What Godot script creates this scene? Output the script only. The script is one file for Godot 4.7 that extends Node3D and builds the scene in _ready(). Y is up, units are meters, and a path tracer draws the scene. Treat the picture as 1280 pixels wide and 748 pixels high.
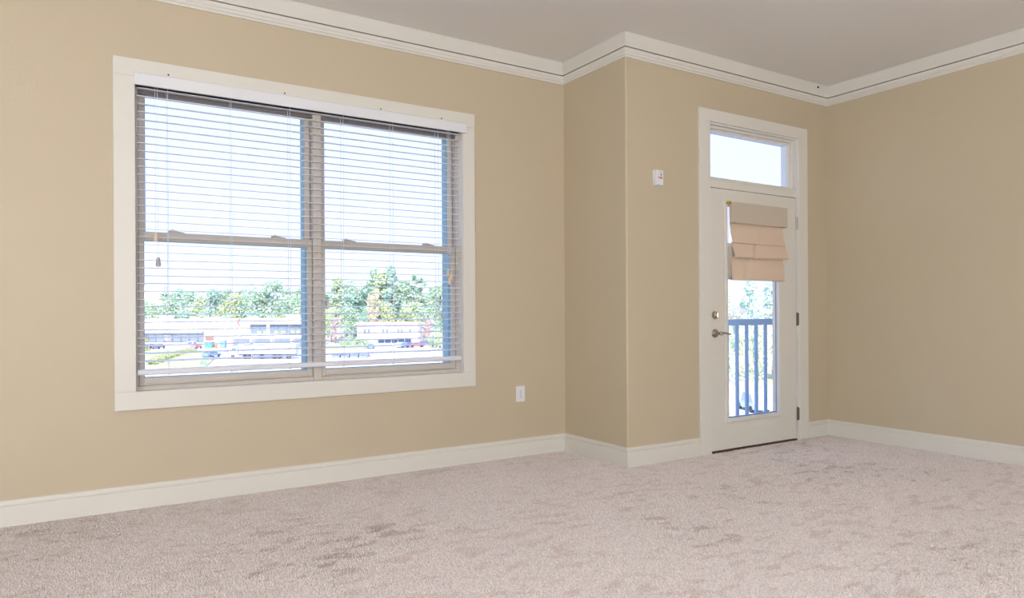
extends Node3D
# An empty carpeted room: a twin window with a blind, a short wall return, a glazed balcony door, and the car park outside.

const ZD := 0.727        # inner face of the wall with the door
const XR := 2.312        # inner face of the right wall
const CEIL := 3.035
const GROUND := -8.9     # the street lies three storeys below
var taken := {}
var M := {}
var rng := RandomNumberGenerator.new()
# axes of the street outside: x along the shop fronts, -z away from the house
var SITE := Transform3D(Basis(Vector3.UP, -0.56394), Vector3(-3.309, GROUND, 4.457))

# ---------------------------------------------------------------- mesh builder
class MB:
	var v := PackedVector3Array()
	var n := PackedVector3Array()
	func tri(a: Vector3, b: Vector3, c: Vector3, na: Vector3, nb: Vector3, nc: Vector3) -> void:
		if (b - a).cross(c - a).dot(na + nb + nc) > 0.0:
			v.append_array([a, c, b]); n.append_array([na, nc, nb])
		else:
			v.append_array([a, b, c]); n.append_array([na, nb, nc])
	func quad(a: Vector3, b: Vector3, c: Vector3, d: Vector3, m: Vector3) -> void:
		tri(a, b, c, m, m, m); tri(a, c, d, m, m, m)
	func flat(a: Vector3, b: Vector3, c: Vector3, d: Vector3, away: Vector3) -> void:
		var m := (c - a).cross(d - b).normalized()
		if m.dot(away) < 0.0:
			m = -m
		quad(a, b, c, d, m)
	func box(lo: Vector3, hi: Vector3, ch := 0.0) -> void:
		var c := minf(ch, 0.45 * minf(hi.x - lo.x, minf(hi.y - lo.y, hi.z - lo.z)))
		var mid := (lo + hi) / 2.0
		var h := (hi - lo) / 2.0
		var p := func(s: Vector3, axis: int) -> Vector3:
			var q := h - Vector3(c, c, c)
			q[axis] = h[axis]
			return mid + q * s
		for a in 3:
			var b := (a + 1) % 3
			var d := (a + 2) % 3
			for s in [-1.0, 1.0]:
				var nn := Vector3.ZERO
				nn[a] = s
				var k: Array[Vector3] = []
				for w in [[-1.0, -1.0], [1.0, -1.0], [1.0, 1.0], [-1.0, 1.0]]:
					var t := Vector3.ZERO
					t[a] = s; t[b] = w[0]; t[d] = w[1]
					k.append(p.call(t, a))
				quad(k[0], k[1], k[2], k[3], nn)
			if c > 0.0:
				for sb in [-1.0, 1.0]:
					for sd in [-1.0, 1.0]:
						var t0 := Vector3.ZERO
						t0[a] = -1.0; t0[b] = sb; t0[d] = sd
						var t1 := t0
						t1[a] = 1.0
						var e := Vector3.ZERO
						e[b] = sb; e[d] = sd
						quad(p.call(t0, b), p.call(t1, b), p.call(t1, d), p.call(t0, d), e.normalized())
		if c > 0.0:
			for i in 8:
				var s := Vector3(1.0 if i & 1 else -1.0, 1.0 if i & 2 else -1.0, 1.0 if i & 4 else -1.0)
				var m := s.normalized()
				tri(p.call(s, 0), p.call(s, 1), p.call(s, 2), m, m, m)
	func cyl(a: Vector3, b: Vector3, r0: float, r1: float, seg := 12, caps := true) -> void:
		var ax := (b - a).normalized()
		var u := ax.cross(Vector3.UP if absf(ax.y) < 0.9 else Vector3.RIGHT).normalized()
		var w := ax.cross(u)
		for i in seg:
			var d0 := u * cos(TAU * i / seg) + w * sin(TAU * i / seg)
			var d1 := u * cos(TAU * (i + 1) / seg) + w * sin(TAU * (i + 1) / seg)
			tri(a + d0 * r0, a + d1 * r0, b + d1 * r1, d0, d1, d1)
			tri(a + d0 * r0, b + d1 * r1, b + d0 * r1, d0, d1, d0)
			if caps:
				tri(a, a + d0 * r0, a + d1 * r0, -ax, -ax, -ax)
				tri(b, b + d0 * r1, b + d1 * r1, ax, ax, ax)
	func tube(pts: Array, r: float, seg := 8) -> void:
		for i in pts.size() - 1:
			cyl(pts[i], pts[i + 1], r, r, seg, true)
	func lathe(at: Vector3, ax: Vector3, prof: Array, seg := 20) -> void:   # prof: [radius, height] pairs along ax
		var u := ax.cross(Vector3.UP if absf(ax.y) < 0.9 else Vector3.RIGHT).normalized()
		var w := ax.cross(u)
		for j in prof.size() - 1:
			var r0: float = prof[j][0]
			var r1: float = prof[j + 1][0]
			var h0: float = prof[j][1]
			var h1: float = prof[j + 1][1]
			for i in seg:
				var d0 := u * cos(TAU * i / seg) + w * sin(TAU * i / seg)
				var d1 := u * cos(TAU * (i + 1) / seg) + w * sin(TAU * (i + 1) / seg)
				var n0 := (d0 * (h1 - h0) - ax * (r1 - r0)).normalized()
				var n1 := (d1 * (h1 - h0) - ax * (r1 - r0)).normalized()
				var a := at + ax * h0 + d0 * r0
				var b := at + ax * h0 + d1 * r0
				var c := at + ax * h1 + d1 * r1
				var d := at + ax * h1 + d0 * r1
				tri(a, b, c, n0, n1, n1); tri(a, c, d, n0, n1, n0)
	func prism(poly: PackedVector2Array, o: Vector3, ex: Vector3, ey: Vector3, ez: Vector3) -> void:   # polygon in (ex, ey), swept from o along ez
		var mid := Vector2.ZERO
		for q in poly:
			mid += q / poly.size()
		for i in poly.size():
			var q := poly[i]
			var t := poly[(i + 1) % poly.size()]
			var e := t - q
			var m := Vector2(e.y, -e.x).normalized()
			if Geometry2D.is_point_in_polygon((q + t) / 2.0 + m * 0.0005, poly):
				m = -m
			quad(o + ex * q.x + ey * q.y, o + ex * t.x + ey * t.y, o + ex * t.x + ey * t.y + ez, o + ex * q.x + ey * q.y + ez, (ex * m.x + ey * m.y).normalized())
		var f := Geometry2D.triangulate_polygon(poly)
		for i in range(0, f.size(), 3):
			var a := o + ex * poly[f[i]].x + ey * poly[f[i]].y
			var b := o + ex * poly[f[i + 1]].x + ey * poly[f[i + 1]].y
			var c := o + ex * poly[f[i + 2]].x + ey * poly[f[i + 2]].y
			var m := ez.normalized()
			tri(a, b, c, -m, -m, -m)
			tri(a + ez, b + ez, c + ez, m, m, m)
	func ball(at: Vector3, r: Vector3, seg := 10) -> void:
		for j in seg:
			for i in seg * 2:
				var p: Array[Vector3] = []
				for w in [[i, j], [i + 1, j], [i + 1, j + 1], [i, j + 1]]:
					var th: float = PI * w[1] / seg
					var ph: float = PI * w[0] / seg
					p.append(Vector3(sin(th) * cos(ph), cos(th), sin(th) * sin(ph)))
				var q: Array[Vector3] = []
				var m: Array[Vector3] = []
				for x in p:
					q.append(at + x * r); m.append((x / r).normalized())
				if j > 0:
					tri(q[0], q[1], q[2], m[0], m[1], m[2])
				if j < seg - 1:
					tri(q[0], q[2], q[3], m[0], m[2], m[3])
	func mesh() -> ArrayMesh:
		var a := []
		a.resize(Mesh.ARRAY_MAX)
		a[Mesh.ARRAY_VERTEX] = v
		a[Mesh.ARRAY_NORMAL] = n
		var am := ArrayMesh.new()
		am.add_surface_from_arrays(Mesh.PRIMITIVE_TRIANGLES, a)
		return am

# ---------------------------------------------------------------- scene helpers
func numbered(called: String) -> String:
	var k: int = taken.get(called, -1) + 1
	taken[called] = k
	return called if k == 0 else "%s_%03d" % [called, k]

func tag(o: Node, label: String, category: String, group := "", kind := "") -> void:
	if label: o.set_meta("label", label)
	if category: o.set_meta("category", category)
	if group: o.set_meta("group", group)
	if kind: o.set_meta("kind", kind)

func thing(called: String, label: String, category: String, at := Vector3.ZERO, turn := 0.0, group := "", kind := "") -> Node3D:
	var o := Node3D.new()
	o.name = numbered(called)
	add_child(o)
	o.position = at
	o.rotation.y = turn
	tag(o, label, category, group, kind)
	return o

func put(called: String, m: Mesh, mat: Material, parent: Node) -> MeshInstance3D:
	var o := MeshInstance3D.new()
	o.mesh = m
	o.material_override = mat
	if parent == self:
		o.name = numbered(called)
	else:
		var k := 0
		var nm := called
		while parent.has_node(NodePath(nm)):
			k += 1
			nm = "%s_%03d" % [called, k]
		o.name = nm
	parent.add_child(o, true)
	return o

func bx(called: String, lo: Vector3, hi: Vector3, mat: Material, parent: Node, ch := 0.0) -> MeshInstance3D:
	var b := MB.new()
	b.box(lo, hi, ch)
	return put(called, b.mesh(), mat, parent)

func structure(called: String, boxes: Array, mat: Material, label: String, category := "") -> MeshInstance3D:
	var b := MB.new()
	for q in boxes:
		b.box(q[0], q[1])
	var o := put(called, b.mesh(), mat, self)
	tag(o, label, category, "", "structure")
	return o

func mat(c: Color, rough := 0.6, metal := 0.0) -> StandardMaterial3D:
	var m := StandardMaterial3D.new()
	m.albedo_color = c
	m.roughness = rough
	m.metallic = metal
	return m

func noise_tex(freq: float, seed_: int, size: int, as_normal := false, bump := 1.0, ramp: Gradient = null, octaves := 3) -> NoiseTexture2D:
	var f := FastNoiseLite.new()
	f.noise_type = FastNoiseLite.TYPE_SIMPLEX_SMOOTH
	f.frequency = freq
	f.seed = seed_
	f.fractal_octaves = octaves
	var t := NoiseTexture2D.new()
	t.width = size
	t.height = size
	t.seamless = true
	t.noise = f
	t.as_normal_map = as_normal
	t.bump_strength = bump
	if ramp: t.color_ramp = ramp
	return t

func site(r: float, up: float, d: float) -> Vector3:
	return SITE * Vector3(r, up, -d)

# ---------------------------------------------------------------- build
func _ready() -> void:
	rng.seed = 11
	look()
	materials()
	shell()
	trims()
	window_left()
	blind()
	door()
	shade()
	fittings()
	balcony()
	outside()
	carpet()

func look() -> void:
	var cam := Camera3D.new()
	cam.name = "camera"
	add_child(cam)
	cam.position = Vector3(-3.3093, 1.1, 4.4571)
	cam.rotation = Vector3(0, -0.563942, -0.005369)
	cam.projection = Camera3D.PROJECTION_FRUSTUM
	cam.near = 0.05
	cam.far = 2000.0
	var f := 880.846
	cam.size = 748.0 / f * cam.near
	cam.frustum_offset = Vector2(0, (389.223 - 374.0) / f * cam.near)
	cam.current = true

	var sky := ProceduralSkyMaterial.new()
	sky.sky_top_color = Color(0.85, 1.28, 2.6).linear_to_srgb()
	sky.sky_horizon_color = Color(1.04, 1.15, 1.5).linear_to_srgb()
	sky.sky_curve = 0.30
	sky.ground_horizon_color = Color(0.75, 0.74, 0.70).linear_to_srgb()
	sky.ground_bottom_color = Color(0.45, 0.45, 0.43).linear_to_srgb()
	sky.sun_angle_max = 1.0
	var env := Environment.new()
	env.background_mode = Environment.BG_SKY
	env.sky = Sky.new()
	env.sky.sky_material = sky
	env.tonemap_mode = Environment.TONE_MAPPER_LINEAR
	env.tonemap_exposure = 1.02
	env.sdfgi_enabled = true
	env.ssao_enabled = true
	env.ssil_enabled = true
	var we := WorldEnvironment.new()
	we.name = "sky"
	we.environment = env
	add_child(we)

	var sun := DirectionalLight3D.new()
	sun.name = "sun"
	sun.light_color = Color(1.0, 0.96, 0.9)
	sun.light_energy = 3.0
	sun.light_angular_distance = 0.5
	sun.shadow_enabled = true
	sun.sky_mode = DirectionalLight3D.SKY_MODE_LIGHT_ONLY
	add_child(sun)
	sun.look_at_from_position(Vector3.ZERO, Vector3(0.45, -0.85, -0.75), Vector3.UP)

	# added fill lamps, unseen behind the camera: globes on floor stands
	fill_lamp(Vector3(-6.6, 1.95, 7.5), 9.8, "added tall white globe fill lamp, unseen behind the camera by the end wall")
	fill_lamp(Vector3(-4.0, 1.1, 8.0), 9.0, "added low white globe fill lamp, unseen behind the camera, mid-room")

func fill_lamp(at: Vector3, power: float, label: String) -> void:  # added light source with a globe and stand built around it
	var g := thing("fill_lamp", label, "lamp", Vector3(at.x, 0.0, at.z), 0.0, "added fill lamps behind the camera")
	var warm := Color(0.84, 0.90, 1.0)
	var b := MB.new()
	b.ball(Vector3(0, at.y, 0), Vector3(0.2, 0.2, 0.2), 16)
	var m := mat(Color(0.95, 0.95, 0.95), 0.4)
	m.emission_enabled = true
	m.emission = warm
	m.emission_energy_multiplier = 3.0
	put("globe_shade", b.mesh(), m, g)
	var r := MB.new()
	r.lathe(Vector3(0, 0, 0), Vector3.UP, [[0.15, 0.0], [0.15, 0.012], [0.02, 0.03], [0.011, 0.05], [0.011, at.y - 0.195]], 24)
	put("stand", r.mesh(), mat(Color(0.7, 0.7, 0.7), 0.3, 1.0), g)
	var l := OmniLight3D.new()
	l.name = "bulb"
	l.position = Vector3(0, at.y, 0)
	l.light_color = warm
	l.light_energy = power
	l.light_size = 0.18
	l.omni_range = 30.0
	l.omni_attenuation = 2.0
	l.shadow_enabled = true
	g.add_child(l)

func materials() -> void:
	M.wall = mat(Color(0.798, 0.738, 0.625), 0.55)
	M.wall.normal_enabled = true
	M.wall.normal_texture = noise_tex(0.05, 3, 512, true, 3.0)
	M.wall.normal_scale = 0.12
	M.wall.uv1_triplanar = true
	M.wall.uv1_world_triplanar = true
	M.wall.uv1_scale = Vector3(2.2, 2.2, 2.2)
	M.ceil = mat(Color(0.95, 0.93, 0.90), 0.9)
	M.trim = mat(Color(0.90, 0.88, 0.835), 0.38)
	M.doorpaint = mat(Color(0.895, 0.872, 0.825), 0.42)
	M.vinyl = mat(Color(0.81, 0.77, 0.715), 0.5)
	M.head_shade = mat(Color(0.46, 0.43, 0.41), 0.6)  # dark colour stands in for shade at the window head
	M.slat = mat(Color(0.95, 0.95, 0.96), 0.4)
	M.slat.backlight_enabled = true
	M.slat.backlight = Color(0.5, 0.5, 0.52)
	M.white = mat(Color(0.92, 0.92, 0.92), 0.4)
	M.cord = mat(Color(0.92, 0.92, 0.95), 0.8)
	M.tassel = mat(Color(0.88, 0.80, 0.70), 0.5)
	M.tassel_grey = mat(Color(0.72, 0.69, 0.66), 0.5)
	M.nickel = mat(Color(0.74, 0.69, 0.64), 0.25, 1.0)
	M.dark = mat(Color(0.10, 0.09, 0.08), 0.7)
	M.brass = mat(Color(0.80, 0.62, 0.25), 0.35, 1.0)
	M.stone = mat(Color(0.56, 0.70, 0.74), 0.8)  # blue of skylit shade put into the reveal colour
	M.outer = mat(Color(0.88, 0.92, 0.96), 0.6)  # sky tint put into the colour of the transom's outer side
	M.rail = mat(Color(0.60, 0.74, 0.90), 0.5)  # skylight blue of the shaded balcony put into the colour
	M.glass = mat(Color(0.9, 0.95, 1.0, 0.06), 0.0)
	M.glass.transparency = BaseMaterial3D.TRANSPARENCY_ALPHA
	M.glass.metallic_specular = 0.35
	M.tan = mat(Color(0.80, 0.745, 0.665), 0.95)
	M.pink = mat(Color(0.885, 0.79, 0.695), 0.95)
	M.lining = mat(Color(0.84, 0.80, 0.74), 0.95)
	M.screw = mat(Color(0.35, 0.33, 0.28), 0.4, 0.6)
	M.red = mat(Color(0.80, 0.16, 0.20), 0.5)
	M.grey = mat(Color(0.25, 0.25, 0.26), 0.6)

# ---------------------------------------------------------------- room shell
func shell() -> void:
	var W := [-2.985, -0.905, 0.655, 2.425]   # window opening
	structure("wall_left", [
		[Vector3(-7.2, -0.2, -0.25), Vector3(W[0], CEIL, 0)], [Vector3(W[1], -0.2, -0.25), Vector3(0.0, CEIL, 0)],
		[Vector3(W[0], -0.2, -0.25), Vector3(W[1], W[2], 0)], [Vector3(W[0], W[3], -0.25), Vector3(W[1], CEIL, 0)]],
		M.wall, "tan painted wall that holds the wide twin window", "wall")
	# return wall with a softly rounded outer corner
	var b := MB.new()
	b.box(Vector3(0, -0.2, -0.25), Vector3(0.2, CEIL, ZD - 0.14))
	b.box(Vector3(0, -0.2, ZD - 0.14), Vector3(0.012, CEIL, ZD - 0.012))
	for i in 8:
		var a0 := PI / 2 * i / 8
		var a1 := PI / 2 * (i + 1) / 8
		var c := Vector3(0.012, 0, ZD - 0.012)
		var d0 := Vector3(-cos(a0), 0, sin(a0))
		var d1 := Vector3(-cos(a1), 0, sin(a1))
		var lo := Vector3(0, -0.2, 0)
		var hi := Vector3(0, CEIL, 0)
		b.tri(c + d0 * 0.012 + lo, c + d1 * 0.012 + lo, c + d1 * 0.012 + hi, d0, d1, d1)
		b.tri(c + d0 * 0.012 + lo, c + d1 * 0.012 + hi, c + d0 * 0.012 + hi, d0, d1, d0)
	var ret := put("wall_return", b.mesh(), M.wall, self)
	tag(ret, "narrow tan wall return between the window wall and the door wall", "wall", "", "structure")
	var D := [0.80, 1.94, 2.56]             # door opening
	structure("wall_front", [
		[Vector3(0.012, -0.2, ZD - 0.14), Vector3(D[0], CEIL, ZD)], [Vector3(D[1], -0.2, ZD - 0.14), Vector3(XR + 0.2, CEIL, ZD)],
		[Vector3(D[0], D[2], ZD - 0.14), Vector3(D[1], CEIL, ZD)], [Vector3(D[0], -0.2, ZD - 0.14), Vector3(D[1], -0.005, ZD)]],
		M.wall, "tan painted wall around the glazed balcony door", "wall")
	structure("wall_right", [[Vector3(XR, -0.2, ZD), Vector3(XR + 0.2, CEIL, 9.0)]], M.wall, "plain tan wall on the right of the balcony door", "wall")
	structure("wall_side", [[Vector3(-7.2, -0.2, 0), Vector3(-7.0, CEIL, 9.0)]], M.wall, "plain tan end wall out of view beyond the window", "wall")
	structure("wall_back", [[Vector3(-7.2, -0.2, 9.0), Vector3(XR + 0.2, CEIL, 9.2)]], M.wall, "plain tan wall behind the camera", "wall")
	structure("ceiling", [[Vector3(-7.2, CEIL, -0.25), Vector3(XR + 0.2, CEIL + 0.15, 9.2)]], M.ceil, "flat mauve-grey painted ceiling", "ceiling")
	var up := mat(Color(0.66, 0.65, 0.63), 0.9)
	structure("roof", [[Vector3(-9, CEIL + 0.15, -0.45), Vector3(7.5, 6.0, 9.4)]], up, "unseen storey and roof block added to shade the balcony and window reveals", "roof")  # added mass that keeps the sun off balcony and reveals

func sweep(b: MB, prof: Array, p0: Vector3, p1: Vector3, out: Vector3, m0: float, m1: float) -> void:
	# prof: [out, height] pairs; m0 and m1 mitre the ends
	var dir := (p1 - p0).normalized()
	var q: Array[Vector3] = []
	var w: Array[Vector3] = []
	for s in prof:
		var o: float = s[0]
		var y: float = s[1]
		q.append(p0 + out * o + Vector3.UP * y - dir * (m0 * o))
		w.append(p1 + out * o + Vector3.UP * y + dir * (m1 * o))
	for i in prof.size() - 1:
		var t := Vector2(prof[i + 1][0] - prof[i][0], prof[i + 1][1] - prof[i][1])
		var nn := (out * t.y - Vector3.UP * t.x).normalized()
		b.quad(q[i], w[i], w[i + 1], q[i + 1], nn)

func trims() -> void:
	# profiles run from bottom to top, so that the outward normal is (dy, -dx)
	var base := [[0.0, -0.01], [0.016, -0.01], [0.016, 0.106], [0.014, 0.111], [0.003, 0.1125], [0.003, 0.1205], [0.012, 0.1235], [0.0105, 0.133], [0.006, 0.139], [0.0, 0.140]]
	var L0 := Vector3(-7, 0, 0)
	var c0 := Vector3(0, 0, 0)
	var c1 := Vector3(0, 0, ZD)
	var c2 := Vector3(XR, 0, ZD)
	var c3 := Vector3(XR, 0, 9)
	var runs := [
		["left", L0, c0, Vector3(0, 0, 1), 0.0, -1.0, "below the wide window"],
		["return", c0, c1, Vector3(-1, 0, 0), -1.0, 1.0, "along the narrow wall return"],
		["right", c2, c3, Vector3(-1, 0, 0), -1.0, 0.0, "along the plain right wall"]]
	for r in runs:
		var b := MB.new()
		sweep(b, base, r[1], r[2], r[3], r[4], r[5])
		tag(put("baseboard_" + r[0], b.mesh(), M.trim, self), "cream white baseboard with a stepped top " + r[6], "baseboard", "", "structure")
	var b2 := MB.new()
	sweep(b2, base, c1, Vector3(0.712, 0, ZD), Vector3(0, 0, 1), 1.0, 0.0)
	tag(put("baseboard_front", b2.mesh(), M.trim, self), "cream white baseboard between the wall return and the door casing", "baseboard", "", "structure")
	var b3 := MB.new()
	sweep(b3, base, Vector3(2.018, 0, ZD), c2, Vector3(0, 0, 1), 0.0, -1.0)
	tag(put("baseboard_front", b3.mesh(), M.trim, self), "short cream white baseboard between the door hinges and the far corner", "baseboard", "", "structure")
	var crown_low := [[0.0, 2.872], [0.010, 2.872], [0.012, 2.882], [0.020, 2.890], [0.020, 2.902], [0.026, 2.910], [0.028, 2.930], [0.022, 2.9315]]
	var crown_top := [[0.006, 2.9315], [0.006, 2.937], [0.032, 2.937], [0.032, 3.02], [0.034, CEIL]]
	runs = [
		["1", L0, c0, Vector3(0, 0, 1), 0.0, -1.0, "above the wide window"],
		["2", c0, c1, Vector3(-1, 0, 0), -1.0, 1.0, "on the narrow wall return"],
		["3", c1, c2, Vector3(0, 0, 1), 1.0, -1.0, "above the balcony door"],
		["4", c2, c3, Vector3(-1, 0, 0), -1.0, 0.0, "along the top of the right wall"]]
	for r in runs:
		var o := Node3D.new()
		o.name = "trim_" + r[0]
		add_child(o)
		tag(o, "cream crown moulding with a dark groove " + r[6], "moulding", "", "structure")
		var b := MB.new()
		sweep(b, crown_low, r[1], r[2], r[3], r[4], r[5])
		put("lower_moulding", b.mesh(), M.trim, o)
		b = MB.new()
		sweep(b, crown_top, r[1], r[2], r[3], r[4], r[5])
		put("upper_board", b.mesh(), M.trim, o)

# ---------------------------------------------------------------- left window
func window_left() -> void:
	var w := Node3D.new()
	w.name = "window_1"
	add_child(w)
	tag(w, "wide twin double-hung window with taupe sashes in a flat white casing", "window", "", "structure")
	var xo := [-3.088, -0.812]
	var xi := [-2.981, -0.909]
	var y := [0.560, 0.662, 2.424, 2.522]
	# flat casing boards
	bx("casing_board", Vector3(xo[0], y[2], 0.0), Vector3(xo[1], y[3], 0.018), M.trim, w, 0.002)
	bx("casing_board", Vector3(xo[0], y[0], 0.0), Vector3(xo[1], y[1], 0.018), M.trim, w, 0.002)
	bx("casing_board", Vector3(xo[0], y[1], 0.0), Vector3(xi[0], y[2], 0.0175), M.trim, w, 0.002)
	bx("casing_board", Vector3(xi[1], y[1], 0.0), Vector3(xo[1], y[2], 0.0175), M.trim, w, 0.002)
	for q in [[-2.811, 2.447], [-2.159, 2.447], [-1.529, 2.443], [-1.078, 2.443]]:
		var s := MB.new()
		s.lathe(Vector3(q[0], q[1] + 0.012, 0.0178), Vector3(0, 0, 1), [[0.0055, 0.0], [0.0045, 0.002], [0.0, 0.0025]], 10)
		put("screw", s.mesh(), M.screw, w)
	# white liner of the opening
	var l := MB.new()
	l.box(Vector3(-2.985, y[2] - 0.004, -0.062), Vector3(-0.905, y[2] + 0.004, 0.0))
	l.box(Vector3(-2.985, y[1] - 0.006, -0.062), Vector3(-0.905, y[1], 0.0))
	l.box(Vector3(-2.985, y[1], -0.062), Vector3(-2.979, y[2] - 0.004, 0.0))
	l.box(Vector3(-0.911, y[1], -0.062), Vector3(-0.905, y[2] - 0.004, 0.0))
	put("liner", l.mesh(), M.trim, w)
	# vinyl frame: head, sill, jambs, mullion
	var z0 := -0.15
	var z1 := -0.062
	var f := MB.new()
	f.box(Vector3(-2.984, 2.375, z0), Vector3(-0.906, 2.428, z1), 0.003)
	f.box(Vector3(-2.984, 0.652, z0), Vector3(-0.906, 0.684, z1), 0.003)
	f.box(Vector3(-2.984, 0.684, z0), Vector3(-2.962, 2.375, z1), 0.003)
	f.box(Vector3(-0.928, 0.684, z0), Vector3(-0.906, 2.375, z1), 0.003)
	put("frame", f.mesh(), M.vinyl, w)
	bx("head_shade_strip", Vector3(-2.962, 2.352, -0.108), Vector3(-0.928, 2.400, -0.0635), M.head_shade, w, 0.002)  # added strip: shade below the valance painted as a dark band
	bx("mullion", Vector3(-1.966, 0.66, z0), Vector3(-1.912, 2.375, -0.052), M.vinyl, w, 0.003)
	# exterior reveal: stone jambs and centre pier, skylight blue put into their colour
	var e := MB.new()
	e.box(Vector3(-2.985, 0.64, -0.25), Vector3(-2.94, 2.43, -0.152))
	e.box(Vector3(-0.945, 0.64, -0.25), Vector3(-0.905, 2.43, -0.152))
	e.box(Vector3(-1.992, 0.64, -0.25), Vector3(-1.905, 2.43, -0.152))
	e.box(Vector3(-2.94, 2.395, -0.25), Vector3(-0.945, 2.43, -0.152))
	put("outer_reveal", e.mesh(), M.stone, w)
	# two units, each with an upper and a lower sash
	for u in [[-2.962, -1.966, 0.0], [-1.912, -0.928, 1.0]]:
		var a: float = u[0]
		var b: float = u[1]
		sash("upper_sash", w, a + 0.004, b - 0.004, 1.520, 2.378, -0.138, -0.108, [0.034, 0.036, 0.042, 0.024], -1.0)
		sash("lower_sash", w, a + 0.002, b - 0.002, 0.684, 1.567, -0.104, -0.070, [0.026, 0.032, 0.046, 0.050], 1.0)

func sash(called: String, w: Node, x0: float, x1: float, y0: float, y1: float, z0: float, z1: float, wd: Array, low: float) -> void:
	# wd: widths of left stile, right stile, bottom rail, top rail
	var b := MB.new()
	b.box(Vector3(x0, y0, z0), Vector3(x0 + wd[0], y1, z1), 0.003)
	b.box(Vector3(x1 - wd[1], y0, z0), Vector3(x1, y1, z1), 0.003)
	b.box(Vector3(x0 + wd[0], y0, z0), Vector3(x1 - wd[1], y0 + wd[2], z1), 0.003)
	b.box(Vector3(x0 + wd[0], y1 - wd[3], z0), Vector3(x1 - wd[1], y1, z1), 0.003)
	if low > 0.0:
		b.box(Vector3(x0 + 0.02, y0 + 0.006, z1), Vector3(x1 - 0.02, y0 + 0.014, z1 + 0.008), 0.002)   # lift lip
		b.box(Vector3(x0, y1 - 0.012, z1), Vector3(x1, y1, z1 + 0.006), 0.002)                         # meeting rail lip
	var s := put(called, b.mesh(), M.vinyl, w)
	var zm := (z0 + z1) / 2.0
	var g := MB.new()
	g.quad(Vector3(x0 + wd[0], y0 + wd[2], zm), Vector3(x1 - wd[1], y0 + wd[2], zm), Vector3(x1 - wd[1], y1 - wd[3], zm), Vector3(x0 + wd[0], y1 - wd[3], zm), Vector3(0, 0, 1))
	put("pane", g.mesh(), M.glass, s)
	# dark glazing gasket
	var k := MB.new()
	var t := 0.004
	k.box(Vector3(x0 + wd[0], y0 + wd[2], zm - 0.004), Vector3(x0 + wd[0] + t, y1 - wd[3], zm + 0.004))
	k.box(Vector3(x1 - wd[1] - t, y0 + wd[2], zm - 0.004), Vector3(x1 - wd[1], y1 - wd[3], zm + 0.004))
	k.box(Vector3(x0 + wd[0] + t, y0 + wd[2], zm - 0.004), Vector3(x1 - wd[1] - t, y0 + wd[2] + t, zm + 0.004))
	k.box(Vector3(x0 + wd[0] + t, y1 - wd[3] - t, zm - 0.004), Vector3(x1 - wd[1] - t, y1 - wd[3], zm + 0.004))
	put("gasket", k.mesh(), M.stone, s)
	if low > 0.0:
		for q in [0.20, 0.79]:
			var x := lerpf(x0, x1, q)
			var c := MB.new()
			c.prism(PackedVector2Array([Vector2(-0.045, 0), Vector2(0.045, 0), Vector2(0.04, 0.006), Vector2(-0.01, 0.014), Vector2(-0.042, 0.016)]), Vector3(x, y1, -0.098), Vector3.RIGHT, Vector3.UP, Vector3(0, 0, 0.022))
			c.cyl(Vector3(x - 0.02, y1 + 0.012, -0.087), Vector3(x - 0.02, y1 + 0.021, -0.087), 0.010, 0.008, 12)
			put("sash_lock", c.mesh(), M.vinyl, s)

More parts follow.
